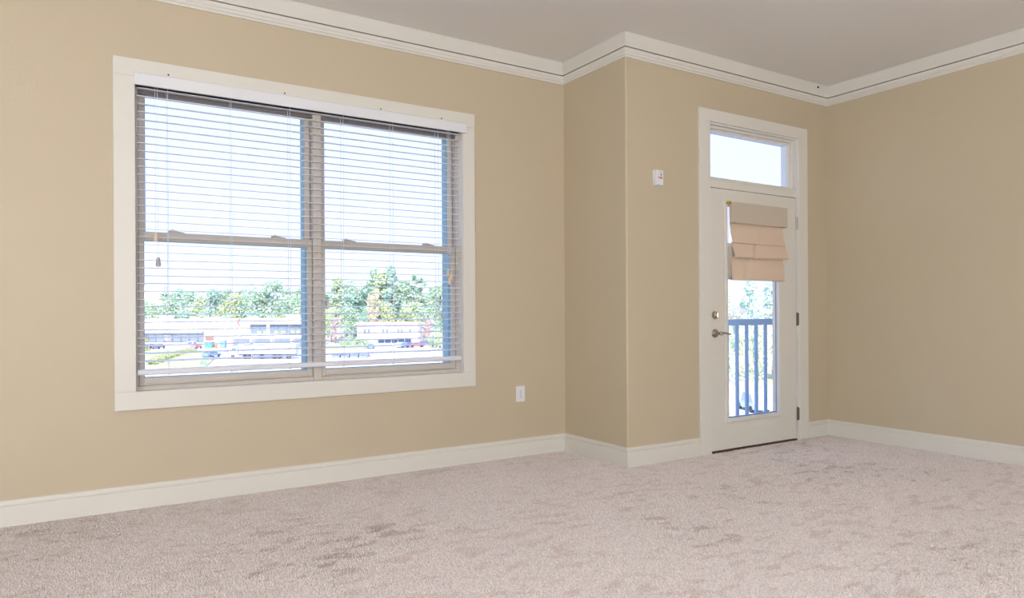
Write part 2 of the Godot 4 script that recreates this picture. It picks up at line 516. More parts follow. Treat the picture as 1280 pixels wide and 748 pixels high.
# ---------------------------------------------------------------- blind
func blind() -> void:
	var t := thing("window_blind", "white two-inch slat blind lowered over the wide twin window", "blind", Vector3(-1.945, 0.75, -0.03))
	var o := t.position
	var x0 := -2.970 - o.x
	var x1 := -0.917 - o.x
	# valance with short returns, just proud of the casing
	var v := MB.new()
	v.box(Vector3(-2.987, 2.374, 0.024) - o, Vector3(-0.886, 2.442, 0.038) - o, 0.003)
	v.box(Vector3(-2.987, 2.374, 0.0185) - o, Vector3(-2.975, 2.442, 0.024) - o)
	v.box(Vector3(-0.898, 2.374, 0.0185) - o, Vector3(-0.886, 2.442, 0.024) - o)
	put("valance", v.mesh(), M.white, t)
	bx("headrail", Vector3(x0, 2.385 - o.y, -0.027), Vector3(x1, 2.42 - o.y, 0.027), M.head_shade, t, 0.002)  # darkened to carry the shade behind the valance
	var s := MB.new()
	s.box(Vector3(x0, -0.0018, -0.025), Vector3(x1, 0.0018, 0.025), 0.0010)
	var sm := s.mesh()
	for i in 36:
		var k := put("slat", sm, M.slat, t)
		k.position = Vector3(0, 0.8275 + i * 0.0441 - o.y, 0)
		k.rotation.x = 0.09   # tipped a little, outer edge up
	bx("bottom_rail", Vector3(x0 - 0.004, 0.0, -0.027), Vector3(x1 + 0.002, 0.031, 0.027), M.slat, t, 0.006)
	for x in [-2.813, -2.469, -2.123, -1.781, -1.436, -1.096]:
		for z in [0.0262, -0.0262]:
			var c := MB.new()
			c.cyl(Vector3(x - o.x, 0.03, z), Vector3(x - o.x, 2.39 - o.y, z), 0.0014, 0.0014, 6, false)
			put("ladder_cord", c.mesh(), M.cord, t)
		var p := MB.new()
		p.cyl(Vector3(x - o.x, -0.006, 0.012), Vector3(x - o.x, 0.0, 0.012), 0.007, 0.009, 12)
		put("rail_button", p.mesh(), M.white, t)
	# lift cords on the left, tilt cords on the right, each with its tassel
	for q in [[-2.879, 1.535, 0], [-2.867, 1.395, 1], [-1.026, 1.378, 2], [-1.004, 1.352, 2], [-1.016, 1.322, 2]]:
		var c := MB.new()
		var z := 0.034
		c.tube([Vector3(q[0] - o.x, q[1] - o.y, z), Vector3(q[0] - o.x, 2.385 - o.y, z - 0.004)], 0.0012, 6)
		var cord := put("pull_cord", c.mesh(), M.cord, t)
		var k := MB.new()
		k.lathe(Vector3(q[0] - o.x, q[1] - o.y, z), Vector3(0, -1, 0), [[0.0, -0.022], [0.007, -0.020], [0.010, -0.008], [0.0125, 0.010], [0.0135, 0.022], [0.011, 0.030], [0.0, 0.031]], 14)
		put("tassel", k.mesh(), M.tassel_grey if q[2] == 1 else M.tassel, cord)

# ---------------------------------------------------------------- door and transom
func door() -> void:
	var d := Node3D.new()
	d.name = "door_1"
	add_child(d)
	tag(d, "cream balcony door with one tall glass lite and nickel lever", "door", "", "structure")
	var zc := ZD + 0.018
	# casing
	bx("casing_board", Vector3(0.712, 0.0, ZD), Vector3(0.829, 2.536, zc), M.trim, d, 0.002)
	bx("casing_board", Vector3(1.896, 0.0, ZD), Vector3(2.016, 2.536, zc), M.trim, d, 0.002)
	bx("casing_board", Vector3(0.712, 2.536, ZD), Vector3(2.016, 2.630, zc + 0.0005), M.trim, d, 0.002)
	# jambs
	var j := MB.new()
	j.box(Vector3(0.795, 0.0, ZD - 0.14), Vector3(0.836, 2.545, ZD), 0.001)
	j.box(Vector3(1.889, 0.0, ZD - 0.14), Vector3(1.945, 2.545, ZD), 0.001)
	j.box(Vector3(0.836, 2.525, ZD - 0.14), Vector3(1.889, 2.565, ZD), 0.001)
	# stops behind the door
	j.box(Vector3(1.872, 0.02, ZD - 0.085), Vector3(1.889, 2.04, ZD - 0.052), 0.001)
	put("jamb", j.mesh(), M.trim, d)
	bx("transom_bar", Vector3(0.836, 2.043, ZD - 0.14), Vector3(1.889, 2.098, ZD - 0.004), M.trim, d, 0.002)
	bx("threshold", Vector3(0.836, -0.005, ZD - 0.14), Vector3(1.889, 0.012, ZD - 0.002), mat(Color(0.36, 0.27, 0.22), 0.7), d, 0.002)
	# slab, with a hole for the lite
	var x0 := 0.842
	var x1 := 1.882
	var y0 := 0.019
	var y1 := 2.036
	var zf := ZD - 0.005
	var zb := zf - 0.044
	var lx := [1.03, 1.648]
	var ly := [0.255, 1.918]
	var s := MB.new()
	s.box(Vector3(x0, y0, zb), Vector3(lx[0], y1, zf))
	s.box(Vector3(lx[1], y0, zb), Vector3(x1, y1, zf))
	s.box(Vector3(lx[0], y0, zb), Vector3(lx[1], ly[0], zf))
	s.box(Vector3(lx[0], ly[1], zb), Vector3(lx[1], y1, zf))
	var slab := put("door_slab", s.mesh(), M.doorpaint, d)
	var fr := MB.new()
	var w := 0.030
	var zr := zf + 0.011
	for q in [[lx[0] - w, lx[0] + 0.004, ly[0] - w, ly[1] + w], [lx[1] - 0.004, lx[1] + w, ly[0] - w, ly[1] + w]]:
		fr.box(Vector3(q[0], q[2], zf - 0.001), Vector3(q[1], q[3], zr), 0.004)
		fr.box(Vector3(q[0], q[2], zb - 0.011), Vector3(q[1], q[3], zb + 0.001), 0.004)
	for q in [[ly[0] - w, ly[0] + 0.004], [ly[1] - 0.004, ly[1] + w]]:
		fr.box(Vector3(lx[0] + 0.004, q[0], zf - 0.001), Vector3(lx[1] - 0.004, q[1], zr), 0.004)
		fr.box(Vector3(lx[0] + 0.004, q[0], zb - 0.011), Vector3(lx[1] - 0.004, q[1], zb + 0.001), 0.004)
	put("lite_frame", fr.mesh(), M.doorpaint, slab)
	var g := MB.new()
	var zg := (zf + zb) / 2.0
	g.quad(Vector3(lx[0], ly[0], zg), Vector3(lx[1], ly[0], zg), Vector3(lx[1], ly[1], zg), Vector3(lx[0], ly[1], zg), Vector3(0, 0, 1))
	put("pane", g.mesh(), M.glass, slab)
	var gk := MB.new()
	for q in [[lx[0], lx[0] + 0.006, ly[0], ly[1]], [lx[1] - 0.004, lx[1], ly[0], ly[1]], [lx[0] + 0.006, lx[1] - 0.006, ly[0], ly[0] + 0.008], [lx[0] + 0.006, lx[1] - 0.006, ly[1] - 0.006, ly[1]]]:
		gk.box(Vector3(q[0], q[2], zg - 0.003), Vector3(q[1], q[3], zg + 0.003))
	put("gasket", gk.mesh(), mat(Color(0.40, 0.58, 0.78), 0.6), slab)
	# deadbolt with thumb turn
	var b := MB.new()
	var dx := 0.892
	b.lathe(Vector3(dx, 1.062, zf), Vector3(0, 0, 1), [[0.032, 0.0], [0.032, 0.004], [0.028, 0.012], [0.012, 0.016], [0.0, 0.016]], 24)
	b.box(Vector3(dx - 0.006, 1.062 - 0.020, zf + 0.014), Vector3(dx + 0.006, 1.062 + 0.020, zf + 0.034), 0.004)
	put("deadbolt", b.mesh(), M.nickel, slab)
	var h := MB.new()
	var hy := 0.922
	h.lathe(Vector3(dx, hy, zf), Vector3(0, 0, 1), [[0.034, 0.0], [0.034, 0.005], [0.028, 0.014], [0.016, 0.020], [0.012, 0.030], [0.012, 0.052], [0.015, 0.056], [0.015, 0.066], [0.010, 0.070], [0.0, 0.070]], 24)
	var pts := []
	for i in 11:
		var t := i / 10.0
		pts.append(Vector3(dx + 0.112 * t, hy + 0.004 * sin(t * PI) - 0.010 * t * t, zf + 0.061 - 0.006 * sin(t * PI)))
	for i in 10:
		var r0 := lerpf(0.0095, 0.0055, i / 10.0)
		h.cyl(pts[i], pts[i + 1], r0, lerpf(0.0095, 0.0055, (i + 1) / 10.0), 12, i == 9)
	put("lever_handle", h.mesh(), M.nickel, slab)
	# three hinges on the right
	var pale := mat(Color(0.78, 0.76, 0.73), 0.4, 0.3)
	for q in [1.825, 1.020, 0.225]:
		var hg := MB.new()
		hg.cyl(Vector3(1.886, q - 0.052, zf + 0.008), Vector3(1.886, q + 0.052, zf + 0.008), 0.0075, 0.0075, 12)
		hg.cyl(Vector3(1.886, q - 0.057, zf + 0.008), Vector3(1.886, q - 0.052, zf + 0.008), 0.004, 0.0075, 12)
		hg.cyl(Vector3(1.886, q + 0.052, zf + 0.008), Vector3(1.886, q + 0.057, zf + 0.008), 0.0075, 0.004, 12)
		hg.box(Vector3(1.889, q - 0.05, zf - 0.004), Vector3(1.8965, q + 0.05, zf + 0.019), 0.001)
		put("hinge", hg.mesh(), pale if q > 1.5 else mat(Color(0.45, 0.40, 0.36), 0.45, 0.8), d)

	var t2 := Node3D.new()
	t2.name = "window_2"
	add_child(t2)
	tag(t2, "low clear transom window above the balcony door", "window", "", "structure")
	var a := MB.new()
	var X := [0.836, 1.889]
	var Y := [2.098, 2.525]
	var zt := ZD - 0.07
	for q in [[0.0, 0.020, ZD - 0.03], [0.020, 0.036, ZD - 0.05]]:   # stepped frame: outer bead, inner bead
		var i0: float = q[0]
		var i1: float = q[1]
		a.box(Vector3(X[0] + i0, Y[0] + i0, zt), Vector3(X[0] + i1, Y[1] - i0, q[2]), 0.002)
		a.box(Vector3(X[1] - i1, Y[0] + i0, zt), Vector3(X[1] - i0, Y[1] - i0, q[2]), 0.002)
		a.box(Vector3(X[0] + i1, Y[0] + i0, zt), Vector3(X[1] - i1, Y[0] + i1, q[2]), 0.002)
		a.box(Vector3(X[0] + i1, Y[1] - i1, zt), Vector3(X[1] - i1, Y[1] - i0, q[2]), 0.002)
	put("frame", a.mesh(), M.trim, t2)
	var wa := MB.new()
	for q in [[X[0], X[0] + 0.036, Y[0], Y[1]], [X[1] - 0.036, X[1], Y[0], Y[1]], [X[0] + 0.036, X[1] - 0.036, Y[0], Y[0] + 0.036], [X[0] + 0.036, X[1] - 0.036, Y[1] - 0.036, Y[1]]]:
		wa.box(Vector3(q[0], q[2], zt - 0.055), Vector3(q[1], q[3], zt - 0.001))
	put("outer_frame", wa.mesh(), M.outer, t2)
	var p := MB.new()
	p.quad(Vector3(X[0] + 0.036, Y[0] + 0.036, zt), Vector3(X[1] - 0.036, Y[0] + 0.036, zt), Vector3(X[1] - 0.036, Y[1] - 0.036, zt), Vector3(X[0] + 0.036, Y[1] - 0.036, zt), Vector3(0, 0, 1))
	put("pane", p.mesh(), M.glass, t2)
# ---------------------------------------------------------------- roman shade on the door
func cloth(b: MB, prof: Array, x0: float, x1: float, wob: Callable) -> void:
	# prof: [z, y] polyline, swept along x as a sheet two millimetres thick
	var nx := 40
	var g := []
	for k in prof.size():
		var row := []
		for i in nx + 1:
			var x := lerpf(x0, x1, i / float(nx))
			var o: Vector2 = wob.call(x, k)
			row.append(Vector3(x, prof[k][1] + o.y, prof[k][0] + o.x))
		g.append(row)
	for side in [1.0, -1.0]:
		for k in prof.size() - 1:
			for i in nx:
				var nn: Array[Vector3] = []
				for w in [[k, i], [k, i + 1], [k + 1, i + 1], [k + 1, i]]:
					var kk: int = w[0]
					var ii: int = w[1]
					var du: Vector3 = g[kk][mini(ii + 1, nx)] - g[kk][maxi(ii - 1, 0)]
					var dv: Vector3 = g[k + 1][ii] - g[k][ii]
					nn.append((du.cross(-dv)).normalized() * side)
				var off := Vector3.ZERO if side > 0 else Vector3(0, 0, -0.002)
				b.tri(g[k][i] + off, g[k][i + 1] + off, g[k + 1][i + 1] + off, nn[0], nn[1], nn[2])
				b.tri(g[k][i] + off, g[k + 1][i + 1] + off, g[k + 1][i] + off, nn[0], nn[2], nn[3])
	for i in [0, nx]:
		for k in prof.size() - 1:
			b.flat(g[k][i], g[k + 1][i], g[k + 1][i] + Vector3(0, 0, -0.002), g[k][i] + Vector3(0, 0, -0.002), Vector3(-1 if i == 0 else 1, 0, 0))

func shade() -> void:
	var zf := ZD + 0.006
	var t := thing("roman_shade", "tan fabric roman shade half raised in folds on the balcony door", "shade", Vector3(1.35, 1.33, zf))
	var o := t.position
	var x0 := 1.040 - o.x
	var x1 := 1.700 - o.x
	var Y := func(y: float) -> float: return y - o.y
	bx("headrail", Vector3(x0 + 0.006, Y.call(1.905), 0.002), Vector3(x1 - 0.006, Y.call(1.93), 0.026), M.lining, t, 0.002)
	# plain valance that covers the headrail, with returns to the door
	var v := MB.new()
	v.box(Vector3(x0, Y.call(1.775), 0.040), Vector3(x1, Y.call(1.932), 0.044), 0.0015)
	v.box(Vector3(x0, Y.call(1.775), 0.010), Vector3(x0 + 0.004, Y.call(1.932), 0.040))
	v.box(Vector3(x1 - 0.004, Y.call(1.775), 0.0), Vector3(x1, Y.call(1.932), 0.040))
	put("valance", v.mesh(), M.tan, t)
	var still := func(x: float, k: int) -> Vector2: return Vector2(0.0, 0.0)
	# second tier drops straight, then the bulging fold, then the bottom tier
	var a := MB.new()
	cloth(a, [[0.012, Y.call(1.90)], [0.016, Y.call(1.77)], [0.024, Y.call(1.70)], [0.038, Y.call(1.632)], [0.040, Y.call(1.622)], [0.030, Y.call(1.618)]], x0 - 0.002, x1 - 0.022, func(x: float, k: int) -> Vector2: return Vector2(0.003 * sin(9.0 * x + k) - 0.007 * (1.0 if k > 0 else 0.0) * exp(-pow((x - 0.09 + 0.022 * k) / 0.02, 2.0)), 0.0))
	put("fabric_tier", a.mesh(), M.pink, t)
	var c := MB.new()
	cloth(c, [[0.012, Y.call(1.630)], [0.022, Y.call(1.626)], [0.032, Y.call(1.600)], [0.046, Y.call(1.56)], [0.058, Y.call(1.52)], [0.050, Y.call(1.506)], [0.036, Y.call(1.510)], [0.030, Y.call(1.522)]], x0 + 0.006, x1 + 0.004,
		func(x: float, k: int) -> Vector2:
			var q := 1.0 if k >= 2 and k <= 6 else 0.0
			return Vector2(0.006 * q * sin(11.0 * x + 1.0) - 0.016 * q * exp(-pow((x + 0.01 + 0.012 * k) / 0.018, 2.0)), -0.004 * q * cos(8.0 * x)))
	put("fabric_tier", c.mesh(), M.pink, t)
	var e := MB.new()
	cloth(e, [[0.016, Y.call(1.53)], [0.022, Y.call(1.50)], [0.034, Y.call(1.44)], [0.039, Y.call(1.38)], [0.042, Y.call(1.335)], [0.034, Y.call(1.331)], [0.020, Y.call(1.338)]], x0 - 0.004, x1 - 0.030,
		func(x: float, k: int) -> Vector2: return Vector2(0.005 * sin(10.0 * x + 0.4 * k) - 0.009 * exp(-pow((x + 0.09 + 0.018 * k) / 0.022, 2.0)), 0.0))
	put("fabric_tier", e.mesh(), M.pink, t)
	# lining folded up behind
	var l := MB.new()
	cloth(l, [[0.004, Y.call(1.62)], [0.012, Y.call(1.61)], [0.006, Y.call(1.50)], [0.012, Y.call(1.40)], [0.006, Y.call(1.34)], [0.020, Y.call(1.336)]], x0 - 0.020, x1 - 0.04, still)
	cloth(l, [[0.014, Y.call(1.615)], [0.020, Y.call(1.60)], [0.015, Y.call(1.48)], [0.022, Y.call(1.36)]], x0 - 0.014, x1 - 0.04, still)
	put("lining", l.mesh(), M.lining, t)
	bx("bracket", Vector3(x0 - 0.026, Y.call(1.922), 0.0), Vector3(x0 + 0.006, Y.call(1.942), 0.024), M.brass, t, 0.002)
	for x in [x0 + 0.55, x0 + 0.60, x0 + 0.64]:
		var s := MB.new()
		s.lathe(Vector3(x, Y.call(1.930), 0.020), Vector3(0, 1, 0), [[0.005, 0.0], [0.005, 0.006], [0.0, 0.008]], 8)
		put("screw", s.mesh(), M.screw, t)
	var cd := MB.new()
	cd.cyl(Vector3(x0 - 0.012, Y.call(1.60), 0.006), Vector3(x0 - 0.004, Y.call(1.925), 0.008), 0.0015, 0.0015, 6)
	put("lift_cord", cd.mesh(), M.lining, t)

# ---------------------------------------------------------------- alarm, outlet, hook
func fittings() -> void:
	var a := thing("fire_alarm", "small white alarm box with red lettering on the wall left of the door", "alarm", Vector3(0.287, 1.992, ZD))
	bx("back_plate", Vector3(-0.0365, 0.0, 0.0), Vector3(0.0365, 0.118, 0.006), M.white, a, 0.002)
	bx("housing", Vector3(-0.034, 0.004, 0.006), Vector3(0.034, 0.114, 0.038), M.white, a, 0.004)
	for q in [[0.006, 0.098, 0.010], [0.010, 0.084, 0.016], [0.010, 0.078, 0.016]]:
		bx("grille_slot", Vector3(q[0] - q[2] / 2, q[1] - 0.002, 0.0375), Vector3(q[0] + q[2] / 2, q[1] + 0.002, 0.0387), M.grey, a)
	var tm := TextMesh.new()
	tm.text = "FIRE"
	var sf := SystemFont.new()
	sf.font_names = PackedStringArray(["Droid Sans"])
	sf.font_weight = 700
	tm.font = sf
	tm.font_size = 22
	tm.pixel_size = 0.0009
	tm.depth = 0.0008
	var tx := put("lettering", tm, M.red, a)
	tx.position = Vector3(0.003, 0.058, 0.0384)

	var p := thing("wall_outlet", "white duplex power outlet low on the window wall near the corner", "outlet", Vector3(-0.421, 0.418, 0.0))
	bx("cover_plate", Vector3(-0.0395, 0.0, 0.0), Vector3(0.0395, 0.118, 0.006), M.white, p, 0.003)
	for y in [0.0385, 0.0795]:
		var b := MB.new()
		b.lathe(Vector3(0, y, 0.005), Vector3(0, 0, 1), [[0.017, 0.0], [0.017, 0.003], [0.0, 0.003]], 20)
		var r := put("receptacle", b.mesh(), M.white, p)
		for x in [-0.0064, 0.0064]:
			bx("slot", Vector3(x - 0.0014, y - 0.001, 0.0078), Vector3(x + 0.0014, y + 0.0085, 0.0084), M.dark, r)
		var g := MB.new()
		g.cyl(Vector3(0, y - 0.008, 0.0078), Vector3(0, y - 0.008, 0.0084), 0.0026, 0.0026, 10)
		put("ground_hole", g.mesh(), M.dark, r)
	var s := MB.new()
	s.lathe(Vector3(0, 0.059, 0.006), Vector3(0, 0, 1), [[0.0035, 0.0], [0.003, 0.0012], [0.0, 0.0014]], 10)
	put("screw", s.mesh(), M.screw, p)

	var k := MB.new()
	k.lathe(Vector3(2.143, 3.006, ZD + 0.032), Vector3(0, 0, 1), [[0.008, 0.0], [0.009, 0.004], [0.006, 0.008], [0.0, 0.009]], 12)
	tag(put("hook", k.mesh(), M.dark, self), "tiny black hook on the crown moulding above the balcony door", "hook")

# ---------------------------------------------------------------- balcony
func balcony() -> void:
	var fl := structure("balcony_floor", [[Vector3(0.2, -0.25, -0.42), Vector3(6.0, -0.03, ZD - 0.14)]], mat(Color(0.62, 0.62, 0.62), 0.9), "grey concrete balcony floor outside the glazed door", "floor")
	fl.set_meta("kind", "structure")
	var r := thing("balcony_railing", "metal balcony railing in painted-in skylight blue with flat balusters outside the door", "railing", Vector3(0.2, -0.03, -0.35))
	bx("top_rail", Vector3(0.0, 0.972, -0.025), Vector3(5.6, 1.037, 0.025), M.rail, r, 0.004)
	bx("bottom_rail", Vector3(0.0, 0.02, -0.018), Vector3(5.6, 0.06, 0.018), M.rail, r, 0.003)
	var b := MB.new()
	b.box(Vector3(-0.019, 0.06, -0.012), Vector3(0.019, 0.972, 0.012), 0.003)
	var bm := b.mesh()
	for i in 37:
		var k := put("baluster", bm, M.rail, r)
		k.position.x = 0.169 + 0.1465 * i
	for x in [0.03, 2.9, 5.57]:
		bx("post", Vector3(x - 0.03, 0.0, -0.024), Vector3(x + 0.03, 0.972, 0.024), M.rail, r, 0.003)

# ---------------------------------------------------------------- the street
func s_bx(called: String, lo: Vector3, hi: Vector3, m: Material, parent: Node, ch := 0.0) -> MeshInstance3D:
	return bx(called, Vector3(minf(lo.x, hi.x), minf(lo.y, hi.y), minf(lo.z, hi.z)), Vector3(maxf(lo.x, hi.x), maxf(lo.y, hi.y), maxf(lo.z, hi.z)), m, parent, ch)

func outside() -> void:
	M.leaf = [mat(Color(0.68, 0.79, 0.68), 0.9), mat(Color(0.74, 0.81, 0.65), 0.9), mat(Color(0.61, 0.75, 0.68), 0.9), mat(Color(0.74, 0.79, 0.60), 0.9), mat(Color(0.84, 0.75, 0.76), 0.9), mat(Color(0.80, 0.79, 0.67), 0.9)]  # foliage tones lightened to stand in for distant haze
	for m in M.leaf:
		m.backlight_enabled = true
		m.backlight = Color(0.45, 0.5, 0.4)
	M.verge = mat(Color(0.66, 0.71, 0.48), 0.9)
	M.bark = mat(Color(0.55, 0.47, 0.42), 0.9)
	M.palebark = mat(Color(0.80, 0.74, 0.72), 0.9)
	M.asphalt = mat(Color(0.72, 0.71, 0.71), 0.9)
	M.render = mat(Color(0.93, 0.90, 0.87), 0.9)
	M.shopglass = mat(Color(0.76, 0.83, 0.90), 0.3)  # glass copy lightened for panes in the shade of the canopies
	M.lit = mat(Color(0.64, 0.68, 0.46), 0.5)
	M.sunglass = mat(Color(0.42, 0.49, 0.56), 0.3)  # darker glass copy for panes in full sun
	M.orange = mat(Color(0.88, 0.66, 0.54), 0.8)
	M.brown = mat(Color(0.62, 0.42, 0.36), 0.8)
	M.tyre = mat(Color(0.24, 0.25, 0.28), 0.9)
	M.carglass = mat(Color(0.36, 0.42, 0.50), 0.15)

	var g := MB.new()
	var q := [site(-420, 0, 20), site(420, 0, 20), site(420, 0, 620), site(-420, 0, 620)]
	g.quad(q[0], q[1], q[2], q[3], Vector3.UP)
	tag(put("ground", g.mesh(), M.asphalt, self), "sunlit pale asphalt ground of the car park outside", "ground", "", "structure")
	shops()
	white_house()
	far_block()
	vehicles()
	beds()
	door_view()
	trees()

func shops() -> void:
	var b := thing("shop_building", "long low white shop building across the car park, seen through the left sashes", "building", site(-118.0, 0, 205), SITE.basis.get_euler().y)
	# local x runs along the front, local +z towards us
	var w := MB.new()
	w.box(Vector3(-20, 0, -10), Vector3(28.6, 1.4, 0)); w.box(Vector3(-20, 4.8, -10), Vector3(28.6, 8.2, 0)); w.box(Vector3(-20, 1.4, -10), Vector3(28.6, 4.8, -1.6))
	w.box(Vector3(-20, 1.4, -1.6), Vector3(6, 4.8, 0))
	w.box(Vector3(32.3, 0, -10), Vector3(60.5, 3.7, 0)); w.box(Vector3(32.3, 6.55, -10), Vector3(60.5, 8.3, 0)); w.box(Vector3(32.3, 3.7, -10), Vector3(60.5, 6.55, -1.0))
	w.box(Vector3(32.3, 3.7, -1.0), Vector3(41.6, 6.55, 0))
	put("wall", w.mesh(), M.render, b)
	bx("tower", Vector3(28.6, 0, -8), Vector3(32.3, 8.7, 0.5), M.render, b)
	bx("pilaster_panel", Vector3(29.1, 4.0, 0.5), Vector3(31.4, 6.8, 0.7), M.orange, b)
	bx("sign_panel", Vector3(29.1, 2.1, 0.5), Vector3(31.4, 3.1, 0.8), M.brown, b)
	# shop windows under the dark canopy
	bx("canopy", Vector3(6, 4.2, 0), Vector3(28.6, 4.75, 1.8), mat(Color(0.66, 0.71, 0.78), 0.7), b)
	for i in 9:
		var x := 6.3 + i * 2.47
		var f := bx("window", Vector3(x, 1.42, -1.6), Vector3(x + 2.3, 4.15, -1.45), mat(Color(0.62, 0.68, 0.74), 0.6), b)
		bx("pane", Vector3(x + 0.12, 1.55, -1.45), Vector3(x + 2.18, 3.4, -1.42), M.shopglass, f)
	bx("shop_sign", Vector3(16.2, 2.0, -1.2), Vector3(18.2, 3.6, -1.0), M.white, b)
	bx("shop_sign", Vector3(9.2, 1.8, -1.2), Vector3(11.6, 2.9, -1.0), mat(Color(0.85, 0.80, 0.45), 0.7), b)
	# curved red sign on the parapet
	var s := MB.new()
	for i in 8:
		var a0 := lerpf(-1.1, 1.1, i / 8.0)
		var a1 := lerpf(-1.1, 1.1, (i + 1) / 8.0)
		var p0 := Vector3(39.4 - cos(a0) * 1.1, 7.2 + sin(a0) * 1.05, 0.05)
		var p1 := Vector3(39.4 - cos(a1) * 1.1, 7.2 + sin(a1) * 1.05, 0.05)
		s.cyl(p0, p1, 0.22, 0.22, 8)
	put("sign_mark", s.mesh(), mat(Color(0.90, 0.35, 0.33), 0.6), b)
	# upper glazed band with pale lit panels
	for i in 7:
		var x := 41.7 + i * 2.65
		var f := bx("window", Vector3(x, 3.75, -1.0), Vector3(x + 2.6, 6.5, -0.85), mat(Color(0.40, 0.46, 0.54), 0.6), b)
		bx("pane", Vector3(x + 0.1, 3.9, -0.85), Vector3(x + 2.5, 6.4, -0.82), M.sunglass, f)
	for x in [43.6, 45.5, 48.6, 50.6, 53.4, 55.0, 57.2, 58.8]:
		bx("lit_panel", Vector3(x, 3.95, -0.8), Vector3(x + 1.1, 4.6, -0.7), M.lit, b)
	bx("column", Vector3(46.6, 3.7, -0.8), Vector3(47.3, 8.7, 0.1), M.render, b)
	bx("canopy", Vector3(36.6, 2.6, 0), Vector3(60.5, 3.6, 3.0), M.render, b)
	for x in [37.0, 42.8, 48.6, 54.4, 60.0]:
		bx("post", Vector3(x, 0, 2.5), Vector3(x + 0.35, 2.6, 2.85), M.render, b)
	for x in [37.5, 43.3, 49.1, 54.9]:
		bx("pane", Vector3(x, 0.2, 0.0), Vector3(x + 4.6, 2.4, 0.08), M.shopglass, b)
	for u in [[12.0, 2.0], [21.0, 1.4], [38.5, 1.6], [50.0, 2.4], [57.0, 1.4]]:
		bx("roof_unit", Vector3(u[0], 8.2, -9), Vector3(u[0] + u[1] * 1.6, 8.2 + u[1] * 0.5, -7), mat(Color(0.80, 0.80, 0.82), 0.7), b)

func white_house() -> void:
	var b := thing("office_building", "white two-storey building with paired windows, seen through the right sashes", "building", site(-47.3, 0, 215), SITE.basis.get_euler().y)
	var w := MB.new()
	w.box(Vector3(0, 0, -12), Vector3(18.5, 6.2, 0))
	put("wall", w.mesh(), M.render, b)
	var r := MB.new()
	r.prism(PackedVector2Array([Vector2(-0.4, 6.1), Vector2(18.9, 6.1), Vector2(18.4, 6.75), Vector2(0.1, 6.75)]), Vector3(0, 0, -12.4), Vector3.RIGHT, Vector3.UP, Vector3(0, 0, 12.9))
	put("roof", r.mesh(), mat(Color(0.82, 0.62, 0.60), 0.8), b)
	for x in [2.0, 3.2, 7.6, 8.8, 12.2, 13.3, 15.8]:
		var f := bx("window", Vector3(x - 0.1, 3.35, 0.0), Vector3(x + 0.85, 4.95, 0.08), M.white, b)
		bx("pane", Vector3(x, 3.45, 0.08), Vector3(x + 0.75, 4.85, 0.1), M.sunglass, f)
	for i in 5:
		var x := 6.4 + i * 2.05
		var f := bx("window", Vector3(x, 0.3, 0.0), Vector3(x + 1.9, 1.9, 0.08), mat(Color(0.7, 0.75, 0.8), 0.6), b)
		bx("pane", Vector3(x + 0.1, 0.4, 0.08), Vector3(x + 1.8, 1.8, 0.1), mat(Color(0.30, 0.42, 0.58), 0.25), f)
	bx("canopy", Vector3(6.2, 1.95, 0.0), Vector3(16.8, 2.25, 1.4), M.render, b)

func far_block() -> void:
	var b := thing("apartment_building", "pale far building with a row of small windows above the trees", "building", site(-158.0, 0, 300), SITE.basis.get_euler().y)
	var w := MB.new()
	w.box(Vector3(0, 0, -4), Vector3(9.6, 21.2, 0))
	put("wall", w.mesh(), mat(Color(0.95, 0.91, 0.88), 0.9), b)
	for k in 2:
		for i in 4:
			bx("window", Vector3(1.0 + i * 2.1, 19.1 - k * 4.2, 0.0), Vector3(2.0 + i * 2.1, 20.5 - k * 4.2, 0.06), M.lining, b)
	bx("parapet", Vector3(-0.3, 21.2, -4.3), Vector3(9.9, 21.6, 0.3), M.render, b)

# a car: body, windows, four wheels; local +x is forward
func car(at: Vector3, turn: float, paint: Material, label: String, called := "car", kind := "car", grp := "", pane: Material = null) -> Node3D:
	var c := thing(called, label, kind, at, turn, grp)
	var tall := 1.9 if called == "van" else 1.42
	var prof := PackedVector2Array([Vector2(-2.15, 0.35), Vector2(2.15, 0.35), Vector2(2.2, 0.62), Vector2(2.0, 0.82), Vector2(1.1, 0.94), Vector2(0.45, tall), Vector2(-1.35, tall), Vector2(-2.0, 0.95), Vector2(-2.2, 0.85)])
	var b := MB.new()
	b.prism(prof, Vector3(0, 0, -0.85), Vector3.RIGHT, Vector3.UP, Vector3(0, 0, 1.7))
	put("body", b.mesh(), paint, c)
	var g := MB.new()
	for z in [-0.856, 0.846]:
		g.prism(PackedVector2Array([Vector2(-1.75, 0.97), Vector2(0.93, 0.97), Vector2(0.40, tall - 0.08), Vector2(-1.30, tall - 0.08)]), Vector3(0, 0, z), Vector3.RIGHT, Vector3.UP, Vector3(0, 0, 0.01))
	g.flat(Vector3(1.06, 1.0, -0.74), Vector3(1.06, 1.0, 0.74), Vector3(0.53, tall - 0.06, 0.68), Vector3(0.53, tall - 0.06, -0.68), Vector3(1, 1, 0))
	g.flat(Vector3(-1.97, 1.0, -0.74), Vector3(-1.97, 1.0, 0.74), Vector3(-1.42, tall - 0.06, 0.68), Vector3(-1.42, tall - 0.06, -0.68), Vector3(-1, 1, 0))
	put("windows", g.mesh(), pane if pane else M.carglass, c)
	for x in [-1.35, 1.35]:
		for z in [-0.80, 0.80]:
			var w := MB.new()
			w.cyl(Vector3(x, 0.33, z - 0.1), Vector3(x, 0.33, z + 0.1), 0.33, 0.33, 14)
			put("wheel", w.mesh(), M.tyre, c)
	return c

